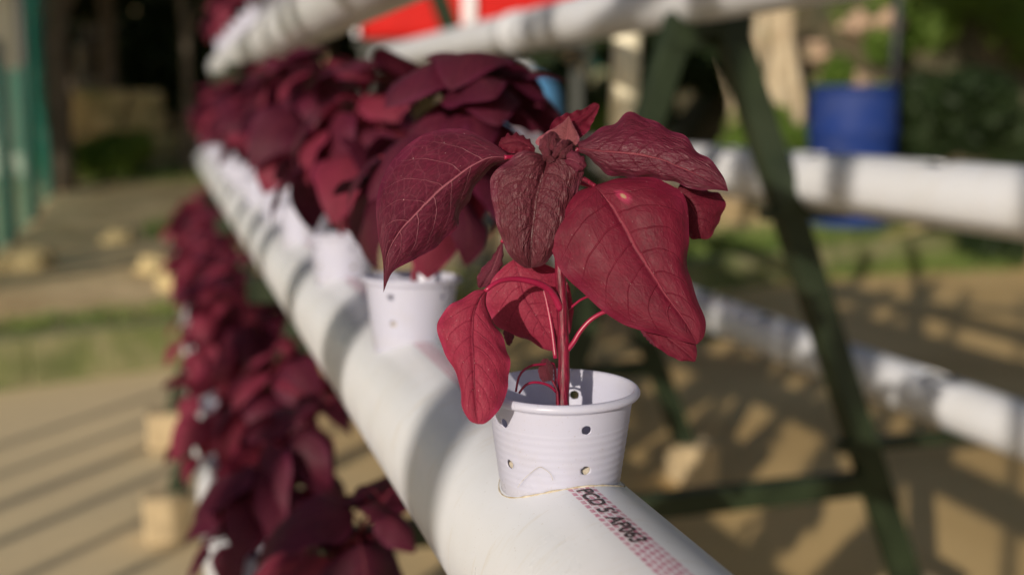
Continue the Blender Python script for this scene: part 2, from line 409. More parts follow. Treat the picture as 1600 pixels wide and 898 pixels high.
# crown: pale upright leaf, dark leaf behind it, curled ones, tiny new leaves
H(build_leaf('leaf', T([(872,236,4),(842,228,4),(838,218,5),(860,203,8),(878,192,10),(889,181,12)]), T([(880,236,2),(884,222,4),(887,205,8),(889,181,12)]),
  T([(890,238,4),(903,224,4),(905,214,5),(898,200,8),(893,190,10),(889,181,12)]), M_pale, None, .0005, .001, .001, .0004, 36, 10, seed=10), 'pale mauve young leaf pointing up from the crown')
H(build_leaf('leaf', T([(858,206,14),(862,192,15),(875,181,17),(895,175,20),(912,170,22),(927,161,24),(936,163,25)]), T([(870,212,13),(882,198,15),(900,190,18),(920,178,22),(936,164,25)]),
  T([(880,222,13),(904,216,15),(918,206,19),(927,190,22),(934,174,24),(937,166,25)]), M_crim, None, .0008, -.002, .001, .0008, 40, 10, seed=11), 'dark red leaf rising behind the crown')
H(build_leaf('leaf', T([(836,232,2),(820,214,5),(803,210,5),(790,212,4),(780,222,3)]), T([(836,234,0),(820,225,-1),(804,221,-1),(780,225,2)]),
  T([(834,240,0),(818,238,-2),(803,240,-2),(790,236,0),(779,228,2)]), M_crim, None, .0008, .001, .001, .001, 30, 8, seed=12))
H(build_leaf('leaf', T([(862,246,0),(846,240,-2),(842,226,-2),(848,215,0),(858,207,2),(866,205,4)]), T([(866,246,-1),(860,234,-4),(860,221,-3),(866,206,3)]),
  T([(872,242,0),(872,232,-1),(872,222,0),(870,212,2),(867,206,4)]), M_young, None, .0011, .001, .001, .0008, 30, 8, seed=13))
H(build_leaf('leaf', T([(866,250,-2),(864,240,-5),(868,228,-5),(876,221,-3),(886,218,0),(894,222,2)]), T([(870,250,-3),(875,241,-7),(883,231,-6),(894,223,1)]),
  T([(876,250,-2),(886,246,-3),(893,240,-2),(896,232,0),(895,225,2)]), M_young, None, .0011, .001, .001, .0008, 30, 8, seed=14))
H(build_leaf('leaf', T([(848,250,-3),(849,240,-6),(856,232,-7),(861,236,-5),(864,243,-4)]), T([(852,252,-4),(855,246,-8),(859,242,-8),(864,244,-4)]),
  T([(856,256,-4),(862,254,-6),(867,250,-6),(866,246,-4)]), M_young, None, .0006, 0, .0006, .0004, 16, 6, seed=15))
# folded shoulder leaf between B and C, dark leaf behind F
H(build_leaf('leaf', T([(872,246,2),(880,240,-2),(897,236,-4),(910,244,-4),(916,258,-4)]), T([(874,250,0),(888,248,-6),(902,252,-8),(914,262,-6)]),
  T([(878,256,0),(890,262,-5),(902,268,-7),(913,264,-6)]), M_burg, None, .0011, .001, .001, .0008, 24, 8, seed=16))
H(build_leaf('leaf', T([(783,379,16),(770,400,16),(752,420,18),(745,436,19),(748,450,20)]), T([(784,379,16),(777,402,14),(766,428,16),(750,450,20)]),
  T([(786,380,16),(786,405,16),(778,430,18),(765,445,19),(752,450,20)]), M_burg, None, .0006, .001, .001, .0006, 30, 8, seed=17))
H(build_leaf('leaf', T([(792,496,22),(788,510,22),(787,525,22),(792,538,22)]), T([(798,496,20),(797,512,19),(796,527,20),(795,540,22)]),
  T([(806,496,22),(806,512,22),(803,528,22),(797,540,22)]), M_burg, None, .0004, 0, .0006, .0004, 16, 6, seed=18))
# sprout leaf in the cup
H(build_leaf('leaf', T([(862,594,-4),(848,596,-4),(841,582,-4),(843,568,-3),(849,560,-2),(853,560,-2)]), T([(863,595,-4),(857,584,-6),(853,572,-5),(853,560,-2)]),
  T([(864,594,-4),(865,580,-3),(862,568,-2),(856,560,-2)]), M_young, None, .0004, 0, .0006, .0003, 20, 6, seed=19), 'tiny dark leaf on a side shoot inside the cup')

def stem_pts(pts, n=24): return even(T(pts), n)
mb = MB(); P = stem_pts([(879,655,0),(880,619,0),(881,570,0),(880,520,0),(878,470,0),(875,420,0),(872,360,1),(868,300,2),(862,262,2),(862,240,1)], 40)
mb.tube(P, [.0034-.0011*i/39 + .0002*math.sin(i*1.3) for i in range(40)], 18)
H(mb.build('stem', M_stem, smooth=True))
def petiole(pts, r0, r1, m=M_petiole, n=26):
    mb = MB(); P = stem_pts(pts, n); mb.tube(P, [r0+(r1-r0)*i/(n-1) for i in range(n)], 10); H(mb.build('petiole', m, smooth=True))
petiole([(876,484,-1),(868,466,-4),(855,450,-8),(835,441,-13),(808,436,-18),(785,438,-23),(770,445,-26),(758,455,-27)], .0021, .0011)
petiole([(884,550,0),(896,535,-2),(907,517,-3),(925,498,-4),(950,486,-4),(985,488,-3)], .0014, .0010)
petiole([(885,486,4),(895,478,5),(908,468,6),(925,462,8),(960,458,10)], .0007, .0005)
petiole([(868,560,10),(860,500,13),(845,440,14),(822,405,14),(804,402,14)], .0012, .0008)
petiole([(864,252,0),(835,250,4),(810,246,4),(788,246,0)], .0016, .0012)
petiole([(868,254,0),(885,247,2),(904,232,1)], .0016, .0012, M_stem)
petiole([(869,264,0),(890,276,2),(912,280,0),(930,291,-5)], .0016, .0012, M_stem)
petiole([(869,270,3),(920,290,12),(1000,300,16),(1058,296,11)], .0012, .001)
petiole([(866,270,4),(840,300,14),(800,350,18),(784,379,16)], .0012, .001)
petiole([(868,612,-2),(866,570,2),(850,569,-4),(828,572,-10),(812,586,-12),(806,612,-12)], .0007, .0006, M_petiole, 20)
petiole([(869,612,-4),(858,602,-8),(838,597,-12),(822,601,-14),(811,614,-14)], .0008, .0006, M_petiole, 20)
petiole([(872,640,-3),(871,615,-4),(868,604,-4),(863,594,-4)], .0012, .0006, M_stem, 14)

# ---------------------------------------------------------------- cups (holes cut through the wall)
def cup_mesh():
    prof = []
    def out(z):                                   # outer wall radius
        return .0408 + (z+.006)/.079*.0105
    n = 110; zs = [-.0065 - .0725*i/n for i in range(n+1)]
    O = []
    for z in zs:
        r = out(z)
        if -.052 < z < -.019:
            r += .00016*(.5+.5*math.cos((z+.019)/.0042*2*PI))
        O.append((r, z))
    rim = [(.0410, -.0058), (.0425, -.0052), (.0442, -.0046), (.0450, -.0034), (.0450, -.0022), (.0443, -.0009), (.0434, -.0001), (.0422, 0), (.0412, -.0008)]
    rim_in = [(.0404, -.003), (.0401, -.0055)]
    I = [(out(z)-.0007, z) for z in zs[2:-3]]
    prof = O[::-1] + rim + rim_in + I
    v, f = lathe(prof[::1] + [(.0001, zs[-4])], 128)
    # bottom
    k = len(prof)+1
    f.append(tuple(i*k for i in range(128))[::-1])
    o = new('cup_body', v, f, M_cup, None, True)
    cut = MB()
    for row, (z, off) in enumerate(((-.0150, 0), (-.0385, .03))):
        for a in range(5):
            an = math.radians([-88.6, -11.6, 58, 128, 200][a]) + off
            R = Matrix.Rotation(an, 3, 'Z') @ Matrix.Rotation(PI/2, 3, 'Y')
            vv = []; r = .00245 + .0002*random.random()
            for s in (-.012, .012):
                for q in range(18): vv.append(R @ Vector((r*math.cos(q*2*PI/18)*(1+.06*math.sin(q*2.1)), r*math.sin(q*2*PI/18)*1.08, s)) + Vector((math.cos(an)*.038, math.sin(an)*.038, z)))
            cut.add(vv, [tuple(range(18))[::-1], tuple(range(18, 36))] + [(q, (q+1) % 18, 18+(q+1) % 18, 18+q) for q in range(18)])
    co = cut.build('cutter', None)
    bm = bmesh.new(); bm.from_mesh(co.data); bmesh.ops.recalc_face_normals(bm, faces=bm.faces); bm.to_mesh(co.data); bm.free()
    bm = bmesh.new(); bm.from_mesh(o.data); bmesh.ops.recalc_face_normals(bm, faces=bm.faces); bm.to_mesh(o.data); bm.free()
    md = o.modifiers.new('b', 'BOOLEAN'); md.operation = 'DIFFERENCE'; md.object = co; md.solver = 'EXACT'
    dg = bpy.context.evaluated_depsgraph_get(); me = bpy.data.meshes.new_from_object(o.evaluated_get(dg))
    bpy.data.objects.remove(o); bpy.data.objects.remove(co)
    me.name = 'cup'; me.transform(Matrix.Scale(.936, 4))
    for p in me.polygons: p.use_smooth = True
    return me
cupme = cup_mesh()
if not cupme.materials: cupme.materials.append(M_cup)
pv, pf = lathe([(.0001, -.0345), (.020, -.034), (.0325, -.0365), (.0315, -.056), (.0001, -.06)], 40)
plug_me = new('growing_plug', pv, pf, M_foam, link=False).data
def cup(x, y, z, label, group, rz=0, tilt=(0, 0), first=False):
    o = bpy.data.objects.new('net_cup', cupme); C.objects.link(o)
    o.location = (x, y, z); o.rotation_euler = (tilt[0], tilt[1], rz)
    tag(o, label, 'cup', group)
    p = bpy.data.objects.new('growing_plug', plug_me); C.objects.link(p); p.parent = o
    return o

# ---------------------------------------------------------------- pipes
PR = .055
YS = [.553+.370*k for k in range(13)]
def pipe(name, x, z, y0, y1, material, label, group, holes=(), joints=(), rad=PR, hole_up=0.0):
    n = 72; m = max(2, int((y1-y0)/.1)); v = []; f = []; uv = []
    for i in range(m+1):
        y = y0+(y1-y0)*i/m
        sag = .0025*math.sin(y*1.7)
        for k in range(n+1):
            pass
    W = n+1
    for i in range(m):
        for k in range(n): f.append((i*W+k, i*W+k+1, (i+1)*W+k+1, (i+1)*W+k))
    # seam is put on the far side so that arc length runs through zero on the printed strip
    v2 = []; uv2 = []
    for i in range(m+1):
        for k in range(n+1):
            a = STRIP + PI - 2*PI*k/n
            y = y0+(y1-y0)*i/m; sag = .0025*math.sin(y*1.7)
            v2.append((rad*math.cos(a), y-y0, rad*math.sin(a)+sag)); uv2.append((-(a-STRIP)*rad, (y1-y0)*i/m))
    f = [q[::-1] for q in f]
    root = new(name, v2, f, material, None, True, uv2)
    root.location = (x, y0, z)
    if holes:
        bm = bmesh.new(); bm.from_mesh(root.data)
        bm.free()
        cut = MB()
        for hy in holes:
            vv = []
            for s in (.02, .09):
                for q in range(28): vv.append((.031*math.cos(q*2*PI/28)+hole_up*0, hy-y0+.031*math.sin(q*2*PI/28), s))
            cut.add(vv, [tuple(range(28))[::-1], tuple(range(28, 56))] + [(q, (q+1) % 28, 28+(q+1) % 28, 28+q) for q in range(28)])
        co = cut.build('cutter', None); co.location = root.location
        sm = root.modifiers.new('s', 'SOLIDIFY'); sm.thickness = .003; sm.offset = -1
        md = root.modifiers.new('b', 'BOOLEAN'); md.operation = 'DIFFERENCE'; md.object = co; md.solver = 'EXACT'
        dg = bpy.context.evaluated_depsgraph_get(); me = bpy.data.meshes.new_from_object(root.evaluated_get(dg))
        root.modifiers.clear(); root.data = me; bpy.data.objects.remove(co)
    for jy in joints:                              # socket where two lengths meet
        jv, jf = lathe([(rad+.0005, -.05), (rad+.004, -.048), (rad+.004, .048), (rad+.0005, .05)], 60)
        j = new('pipe_socket', [(a, c, b) for a, b, c in jv], jf, material, root, True, [(.5, .5)]*len(jv))
        j.location = (0, jy-y0, .0025*math.sin(jy*1.7))
    for yy, s in ((y0, -1), (y1, 1)):              # end caps
        cv, cf = lathe([(rad+.004, 0), (rad+.004, .045), (rad-.004, .052), (.0001, .053)], 60)
        e = new('end_cap', [(a, c*s, b) for a, b, c in cv], cf, material, root, True, [(.5, .5)]*len(cv))
        e.location = (0, yy-y0-s*.04, .0025*math.sin(yy*1.7))
    tag(root, label, 'pipe', group)
    return root
STRIP = math.radians(91.9)
GL = 'growing pipes on the near side of the rack'; GR = 'growing pipes on the far side of the rack'
TIERS = [(.197, -.248), (.272, .167), (.085, -.65)]
main_pipe = pipe('white_pipe', .197, G-.248, -.25, 5.35, M_pipe_strip, 'white plastic pipe with pink printed strip running from the camera under the sharp cup', GL)
pipe('white_pipe', .272, G+.167, -.25, 5.35, M_pipe, 'cream white pipe above the red leaves at the top, top tier of the near side', GL, joints=(2.62,))
pipe('white_pipe', .085, G-.65, -.25, 5.35, M_pipe, 'lowest white pipe almost hidden under the red leaves at the lower left', GL)
RT = [(1.006, .212), (1.276, -.152), (1.66, -.657)]
pipe('white_pipe', 1.006, G+.212, .4, 5.35, M_pipe, 'white pipe crossing in front of the red tank, top tier of the far side', GR, joints=(3.25,))
pipe('white_pipe', 1.276, G-.152, .6, 5.35, M_pipe, 'thick white empty pipe in front of the blue barrel, middle tier of the far side', GR, holes=[.9+.3735*2*k*.5 for k in range(11)])
pipe('white_pipe', 1.66, G-.657, .6, 5.35, M_pipe, 'lowest white empty pipe of the far side, near the floor', GR, holes=[1.0+.3735*k for k in range(11)])

def ring(cx, cy, rw, r0, seed):
    rd = random.Random(seed); pts = []
    for k in range(61):
        a = 2*PI*k/60; x = rw*math.cos(a); y = rw*math.sin(a)
        pts.append((x, cy+.25+y, math.sqrt(max(0, PR**2-x*x))+.0025*math.sin(cy*1.7)))
    m = MB(); m.tube(pts, [r0*rd.uniform(.35, 1.3) for _ in pts], 6, False); return m.build('cut_hole_rim', M_grime, main_pipe, smooth=True)
M_grime = varied('grime', (.34, .27, .17), (.55, .5, .42), 300, .9, .3, .0005)
ring(0, YS[0], .0338, .0006, 1)
# black print on the strip, bent to the pipe
def print_text(body, y_start, length, height, parent):
    cu = bpy.data.curves.new('t', 'FONT'); cu.body = body; cu.size = 1; cu.offset = .03; cu.space_character = 1.02; cu.extrude = 0
    o = bpy.data.objects.new('t', cu); C.objects.link(o)
    dg = bpy.context.evaluated_depsgraph_get(); dg.update(); me = bpy.data.meshes.new_from_object(o.evaluated_get(dg))
    bpy.data.objects.remove(o)
    bm = bmesh.new(); bm.from_mesh(me)
    for _ in range(2): bmesh.ops.subdivide_edges(bm, edges=[e for e in bm.edges if e.calc_length() > .12], cuts=1)
    xs = [v.co.x for v in bm.verts]; ys = [v.co.y for v in bm.verts]
    x0, x1, y0, y1 = min(xs), max(xs), min(ys), max(ys)
    for v in bm.verts:
        s = (v.co.x-x0)/(x1-x0); h = (v.co.y-y0)/(y1-y0)-.5
        h += .04*noise.noise(Vector((s*12, h*2, 0))); s += .0015*noise.noise(Vector((s*30, h*4, 5)))
        arc = h*height + .0002
        a = STRIP - arc/PR; r = PR+.00025
        y = y_start - s*length
        v.co = Vector((r*math.cos(a), y+.25, r*math.sin(a)+.0025*math.sin(y*1.7)))
    bmesh.ops.triangulate(bm, faces=bm.faces[:])
    bm.to_mesh(me); bm.free(); me.materials.clear(); me.materials.append(M_ink)
    t = bpy.data.objects.new('black_lettering', me); C.objects.link(t); t.parent = parent
    return t
print_text("PCD 5' AP063", .5155, .0720, .0086, main_pipe)

M_cream = plastic('cream_plastic', (.85, .78, .58), .4, dirt=.3, dscale=12)
# ---------------------------------------------------------------- steel A-frames
def frame(y, label, w=.052, lt=.16, rt_=.98, strut=False, tiers=None, rts=None):
    z0 = .0; apex_z = G+1.12; cx = .73
    xl = lambda z: .278+.345*(z-G+.248); xr = lambda z: 1.190-.40*(z-G+.152)
    zt = G+.98
    r = empty('steel_frame', (cx, y, 0), label, 'frame', 'green A-frames of the rack')
    def bar(name, a, b, ww=w, dd=.045, dy=0):
        m = MB(); m.bar((a[0]-cx, dy, a[1]), (b[0]-cx, dy, b[1]), ww, dd); return m.build(name, M_frame, r, bevel=.003)
    bar('leg', (xl(.05), .05), (xl(G+lt), G+lt)); bar('leg', (xr(.05), .05), (xr(G+rt_), G+rt_), w*1.15)
    bar('cross_bar', (xl(G-.81)+.02, G-.81), (xr(G-.81)-.02, G-.81), .05, .04, .0)
    if strut:
        m = MB(); m.box((1.045-cx, .024, G+.26), (.17, .012, .30)); m.build('gap_shade_plate', M_frame, r, bevel=.002)  # plate added to stand in for the dark gap between leg and brace
    if strut: bar('brace', (1.115, G+.55), (.67, G-.79), .055, .04, .046)
    for x, z in (tiers or TIERS):                              # rests that carry the pipes
        m = MB(); zz = G+z-PR-.012
        m.box((x+.03-cx, 0, zz-.01), (abs(xl(zz)-x)+.13, .05, .042)); m.build('pipe_rest', M_frame, r, bevel=.002)
    for x, z in (rts or RT):
        m = MB(); zz = G+z-PR-.012; a = xr(zz)
        m.box(((a+x+PR)/2-cx-.02, 0, zz), (abs(x+PR-a)+.08, .04, .022)); m.build('pipe_rest', M_frame, r, bevel=.002)
    for xx in (xl(.06), xr(.06)):
        m = MB(); m.box((xx-cx, 0, .07), (.13, .13, .13)); m.build('foot_block', M_block, r, bevel=.008)
    return r
frame(2.05, 'near dark green A-frame whose leg crosses in front of the two empty pipes', lt=-.05, strut=True, tiers=[TIERS[0], TIERS[2]])
frame(3.2, 'second dark green A-frame, standing on pale foot blocks behind the nearest one', rt_=-.1, rts=[RT[1], RT[2]])
frame(4.1, 'third dark green A-frame, seen thin against the red tank')
frame(-.15, 'dark green A-frame beside the camera at the start of the pipes', strut=True)
# cleat under the top pipe
# drain pipe dropping from the far top pipe
m = MB(); m.tube([(1.255, 3.03, G-.11), (1.262, 3.03, G+.1), (1.27, 3.03, G+.33), (1.27, 3.03, G+.5)], .040, 24)
dp = m.build('riser_pipe', M_cream, smooth=True); tag(dp, 'short cream upright pipe rising from the middle empty pipe behind the main plant', 'pipe')

# ---------------------------------------------------------------- cups and plants along the tiers
ORD = ['nearest', 'second', 'third', 'fourth', 'fifth', 'sixth', 'seventh', 'eighth', 'ninth', 'tenth', 'eleventh', 'twelfth', 'thirteenth']
# generic leaves, base at origin, running along +x, face up
def gen_leaf(name, L, w, droop, cupf, material, seed):
    rnd = random.Random(seed); nv = 16; nu = 4; n = 2*nu+1; v = []; uv = []
    pet = .38
    for i in range(nv):
        t = i/(nv-1)
        half = w*L*.5*(math.sin(PI*t**.72)**.85 if 0 < t < 1 else 0) + .0003
        ang = droop*(t**1.3)
        x = L*(math.sin(ang)/max(droop, .01)*1.0 if droop > .01 else t); z = -L*(1-math.cos(ang))/max(droop, .01)
        tw = .35*math.sin(seed+t*2)
        for j in range(-nu, nu+1):
            u = j/nu
            zz = -cupf*half*(abs(u)**1.5) + .06*half*math.sin(t*15+seed+u*3)*abs(u)
            v.append((x, u*half*math.cos(tw), z+zz+u*half*math.sin(tw))); uv.append((u*.5+.5, t))
    f = [(i*n+j, i*n+j+1, (i+1)*n+j+1, (i+1)*n+j) for i in range(nv-1) for j in range(n-1)]
    return new(name, v, f, material, None, True, uv, link=False)
rows = []
for s in range(8):
    rows.append(gen_leaf('leaf', .105+.01*(s % 3), .60+.05*(s % 4), [.9, 1.5, 1.2, .6, 1.9, 1.4, 1.0, 1.7][s], [.35, .1, .5, .25][s % 4], M_row, s).data)
rows2 = []
for s in range(8):
    rows2.append(gen_leaf('leaf', .095+.01*(s % 3), .62+.05*(s % 4), [.9, 1.5, 1.2, .8, 1.9, 1.4, 1.0, 1.7][s], [.35, .1, .5, .25][s % 4], M_row2, s+9).data)

def make_plant(loc, label, group, height, nleaf, size, seed, red=.3, lean=(0, 0), spread=1.0, droopy=0.0, t0=.12, crown=.55):
    rnd = random.Random(seed)
    r = empty('amaranth_plant', loc, label, 'plant', group, rnd.uniform(0, 6.28) if not lean[0] and not lean[1] else 0)
    pts = [(0, 0, -.03)]
    for i in range(1, 8):
        t = i/7; pts.append((lean[0]*t*t + .006*rnd.uniform(-1, 1), lean[1]*t*t + .006*rnd.uniform(-1, 1), height*t))
    sm_ = MB(); sm_.tube(even([Vector(p) for p in pts], 14), [.0035-.0018*i/13 for i in range(14)], 7)
    ph = rnd.uniform(0, 6.28)
    for k in range(nleaf):
        t = t0 + (1-t0)*(k/(nleaf-1)); az = ph + k*2.4 + rnd.uniform(-.3, .3)
        base = spline([Vector(p) for p in pts[1:]], max(0, (t*7-1)/6))
        plen = (.055*(1-t)+.014)*size*spread*rnd.uniform(.8, 1.3)
        pitch = rnd.uniform(.1, .6) + (.5 if t > .85 else 0)
        d = Vector((math.cos(az)*math.cos(pitch), math.sin(az)*math.cos(pitch), math.sin(pitch)))
        tip = base + d*plen
        sc = size*(.65+.55*math.sin(PI*min(1, (1-t)*.8+.25)))*rnd.uniform(.85, 1.2)
        if t > .9: sc *= crown
        me = rnd.choice(rows2 if rnd.random() < red*(1.3-t) else rows)
        lf = bpy.data.objects.new('leaf', me); C.objects.link(lf); lf.parent = r
        tilt = -rnd.uniform(-.2, .8) - droopy*(1-t) + (.5 if t > .85 else 0)
        R = Matrix.Rotation(az+rnd.uniform(-.3, .3), 4, 'Z') @ Matrix.Rotation(-tilt, 4, 'Y') @ Matrix.Rotation(rnd.uniform(-.5, .5), 4, 'X')
        Mloc = Matrix.Translation(tip) @ R @ Matrix.Scale(sc, 4); lf.matrix_local = Mloc
        q = base.lerp(tip, .5)+Vector((0, 0, plen*.12)); sm_.tube([base, q, tip], .0012, 6, False)
    sm_.build('stem', M_stem, r, smooth=True)
    return r

GC1 = 'cups in the middle pipe'; GC2 = 'cups in the lowest pipe'; GC3 = 'cups in the top pipe'
cup(.1958, YS[0], G-.1465, 'sharp white holed cup with ribbed wall standing on the printed strip of the pipe', GC1, 0)
hc = [o for o in C.objects if o.name == 'net_cup'][0]; hp = []
for px, py in ((809, 761), (815, 752), (826, 741), (836, 733), (843, 729), (850, 732), (860, 740), (864, 750)):
    d_ = at(px, py, 1)-CAM; c_ = CAM-hc.location; rr = .0363
    A_ = d_.x**2+d_.y**2; B_ = 2*(c_.x*d_.x+c_.y*d_.y); C_ = c_.x**2+c_.y**2-rr*rr
    hp.append(CAM+d_*((-B_-math.sqrt(B_*B_-4*A_*C_))/(2*A_)) - hc.location)
m = MB(); m.tube(even(hp, 24), .00010, 6); hr = m.build('hairline_mark', M_grime, hc, smooth=True)  # thin beige hairline laid on the cup wall
for k in range(1, 13):
    jx = random.uniform(-.003, .003)
    cup(.197+jx, YS[k], G-.1465+[0, .006, .002, .004, 0][k % 5], '%s white cup in the middle pipe, the sharp one being the nearest' % ORD[k], GC1, random.uniform(0, 6), (random.uniform(-.05, .05), random.uniform(-.06, .06)))
    make_plant((.197+jx, YS[k], G-.165), '%s dark red plant along the middle pipe, the sharp one being nearest' % ORD[k], 'red plants in the middle pipe',
               {1: .195, 2: .205, 3: .225, 4: .24}.get(k, .24) or .19, [42, 34, 30][min(2, k-1)], [.60, .66, .68][min(2, k-1)], 100+k+(40 if k == 1 else 0), .5, lean=(.075 if k == 1 else .04, .03), spread=1.6, t0=(.42 if k == 1 else .34), crown=[1.1, 1.0, .8][min(2, k-1)])
for k in range(0, 13):
    y = YS[k]+.10
    cup(.085, y, G-.65+.10, '%s cup from the camera in the lowest pipe, glimpsed between red leaves' % ORD[k], GC2, random.uniform(0, 6), (random.uniform(-.08, .08), -.1))
    make_plant((.085, y, G-.57), '%s bushy red plant from the camera in the lowest pipe' % ORD[k], 'red plants in the lowest pipe',
               .20, 40, .72, 200+k, (.4 if k < 3 else 1.1), lean=(.10, .0), spread=1.5, droopy=.25, t0=.1)
for k in range(3, 13):
    y = YS[k]
    cup(.272, y, G+.167+.10, '%s white cup along the top pipe from the near end' % ORD[k-3], GC3, random.uniform(0, 6))
    make_plant((.272, y, G+.167+.085), '%s red plant along the top pipe, above the cream pipe end' % ORD[k-3], 'red plants in the top pipe',
               .19, 24, .75, 300+k, .6, lean=(.02, 0), spread=1.3)

# ---------------------------------------------------------------- ground
def wall_y(x): # front of the terrace in world x -> y
    return None
cr = lambda c, h: Vector((c*math.cos(YAW)+h*math.sin(YAW), -c*math.sin(YAW)+h*math.cos(YAW), 0))   # camera plan -> world
A0 = Vector((-.71, 5.17, 0)); A1 = Vector((3.606, 6.704, 0)); wd = (A1-A0).normalized(); wn = Vector((-wd.y, wd.x, 0))      # wn points away from the camera
M_floor = mat('floor_concrete', (.5, .42, .28), .75, .3)
_tc = nd(M_floor, 'ShaderNodeTexCoord').outputs['Object']
_c = mixc(M_floor, ramp(M_floor, noise_(M_floor, _tc, 1.3, 6), .35, .65), (.66, .47, .22), (.50, .34, .145))
_c = mixc(M_floor, ramp(M_floor, noise_(M_floor, _tc, .5, 3), .52, .7, 0, .7), _c, (.36, .24, .10))
_c = mixc(M_floor, ramp(M_floor, noise_(M_floor, _tc, 60, 3), .55, .75, 0, .3), _c, (.25, .2, .13))
_s = nd(M_floor, 'ShaderNodeSeparateXYZ'); lk(M_floor, _tc, _s.inputs[0])
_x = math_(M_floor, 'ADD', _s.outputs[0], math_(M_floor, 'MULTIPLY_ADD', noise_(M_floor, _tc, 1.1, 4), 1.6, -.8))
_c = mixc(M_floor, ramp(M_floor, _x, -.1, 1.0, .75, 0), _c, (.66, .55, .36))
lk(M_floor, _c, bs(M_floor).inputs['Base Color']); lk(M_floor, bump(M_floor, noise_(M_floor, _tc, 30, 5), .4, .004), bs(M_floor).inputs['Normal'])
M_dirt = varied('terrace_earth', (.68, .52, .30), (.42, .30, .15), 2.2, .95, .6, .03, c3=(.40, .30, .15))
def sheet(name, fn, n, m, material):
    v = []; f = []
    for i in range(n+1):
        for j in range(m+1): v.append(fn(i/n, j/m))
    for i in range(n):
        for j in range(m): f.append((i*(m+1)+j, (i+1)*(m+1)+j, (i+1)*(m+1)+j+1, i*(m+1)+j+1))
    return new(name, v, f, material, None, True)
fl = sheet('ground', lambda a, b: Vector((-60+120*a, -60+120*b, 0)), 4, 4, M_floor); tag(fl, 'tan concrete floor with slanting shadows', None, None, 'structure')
TH = .20
def terr(p):
    h = (p - Vector((0, 0, 0))).dot(Vector((math.sin(YAW), math.cos(YAW), 0)))
    s = max(0, h-9)
    z = TH + .04*min(s, 12)
    b = max(0, (p.x-2.6)*.25*min(1, max(0, (h-8.5)/2.5)))
    z += min(b, 1.2) + .35*max(0, h-19)
    return z
def tf(a, b):
    p = A0 + wd*(-20+50*a) + wn*(b**1.6*42)
    q = p.copy(); q.z = terr(p) + (.05*noise.noise(p*1.3) if b > .01 else 0); return q
te = sheet('terrain', tf, 90, 70, M_dirt); tag(te, 'earth terrace rising behind the low wall', None, None, 'structure')
M_moss = varied('mossy_stone', (.15, .18, .06), (.28, .26, .14), 9, .95, .8, .02, c3=(.07, .10, .03))
m = MB()
rnd = random.Random(3)
x = -8.0
while x < 16:
    L = rnd.uniform(.9, 1.6); p = A0 + wd*(x+L/2) + wn*.06; p.z = TH/2+.005
    m.box(p, (L-.003, .2, TH+.01+rnd.uniform(-.004, .006)), Matrix.Rotation(math.atan2(wd.y, wd.x)+rnd.uniform(-.004, .004), 3, 'Z')); x += L
w = m.build('terrace_wall', M_moss, bevel=.012); tag(w, 'low mossy green retaining wall at the edge of the concrete floor', 'wall')

# grass
M_grass = varied('grass_blade', (.09, .15, .03), (.16, .20, .05), 3, .7, 0)
def grass(patches, label):
    v = []; f = []; r = random.Random(5)
    for cx, cy, rx, ry, n, hh in patches:
        for _ in range(n):
            a = r.uniform(0, 6.28); q = math.sqrt(r.random()); px = cx+rx*q*math.cos(a); py = cy+ry*q*math.sin(a)
            P = Vector((px, py, 0)); s = (P-A0).dot(wn)
            z = terr(P)+.0 if s > .0 else 0
            an = r.uniform(0, 6.28); h = hh*r.uniform(.5, 1.2); wv = Vector((math.cos(an), math.sin(an), 0))*.006
            tip = Vector((px+r.uniform(-.5, .5)*h, py+r.uniform(-.5, .5)*h, z+h))
            b = len(v); v += [Vector((px, py, z-.02))-wv, Vector((px, py, z-.02))+wv, tip]; f.append((b, b+1, b+2))
    o = new('grass', v, f, M_grass, None, False); tag(o, label, None, None, 'stuff'); return o
def wp(c, h): q = cr(c, h); return q.x, q.y
pat = []
for s in [i*.35 for i in range(-14, 26)]:
    p = A0+wd*s+wn*.28; pat.append((p.x, p.y, .3, .14, 260, .07))
for c, h, rx, ry, n in ((-2.6, 9.0, .35, .5, 500), (-4.0, 13.2, 1.0, .7, 1500), (2.0, 8.3, 1.6, .5, 2500), (3.2, 8.6, 1.4, .5, 2000), (1.6, 7.9, .8, .3, 1500), (-4.0, 14.0, .9, .6, 1200)):
    x_, y_ = wp(c, h); pat.append((x_, y_, rx, ry, n, .12))
grass(pat, 'short grass and weeds along the terrace edge')

# ---------------------------------------------------------------- leafy things
def clump_mesh(name, centers, leaf, n, material, parent, seed, squash=.8):
    v = []; f = []; r = random.Random(seed)
    for (cx, cy, cz, R) in centers:
        for _ in range(n):
            d = Vector((r.gauss(0, 1), r.gauss(0, 1), r.gauss(0, 1))).normalized()*R*(r.random()**.4)
            d.z *= squash; p = Vector((cx, cy, cz))+d
            a = Vector((r.gauss(0, 1), r.gauss(0, 1), r.gauss(0, .7))).normalized(); b = a.orthogonal().normalized()
            b = Matrix.Rotation(r.uniform(0, 6), 3, a) @ b
            s = leaf*r.uniform(.6, 1.4); k = len(v)
            v += [p-a*s, p+b*s*.4, p+a*s, p-b*s*.4]; f.append((k, k+1, k+2, k+3))
    return new(name, v, f, material, parent, False)
def fol(name, c1, c2):
    m = varied(name, c1, c2, 1.5, .6, 0)
    tr = nd(m, 'ShaderNodeBsdfTranslucent'); tr.inputs[0].default_value = (c2[0]*1.3, c2[1]*1.5, c2[2], 1)
    mx = nd(m, 'ShaderNodeMixShader'); mx.inputs[0].default_value = .3
    lk(m, bs(m).outputs[0], mx.inputs[1]); lk(m, tr.outputs[0], mx.inputs[2]); lk(m, mx.outputs[0], m.node_tree.nodes['Material Output'].inputs['Surface'])
    return m
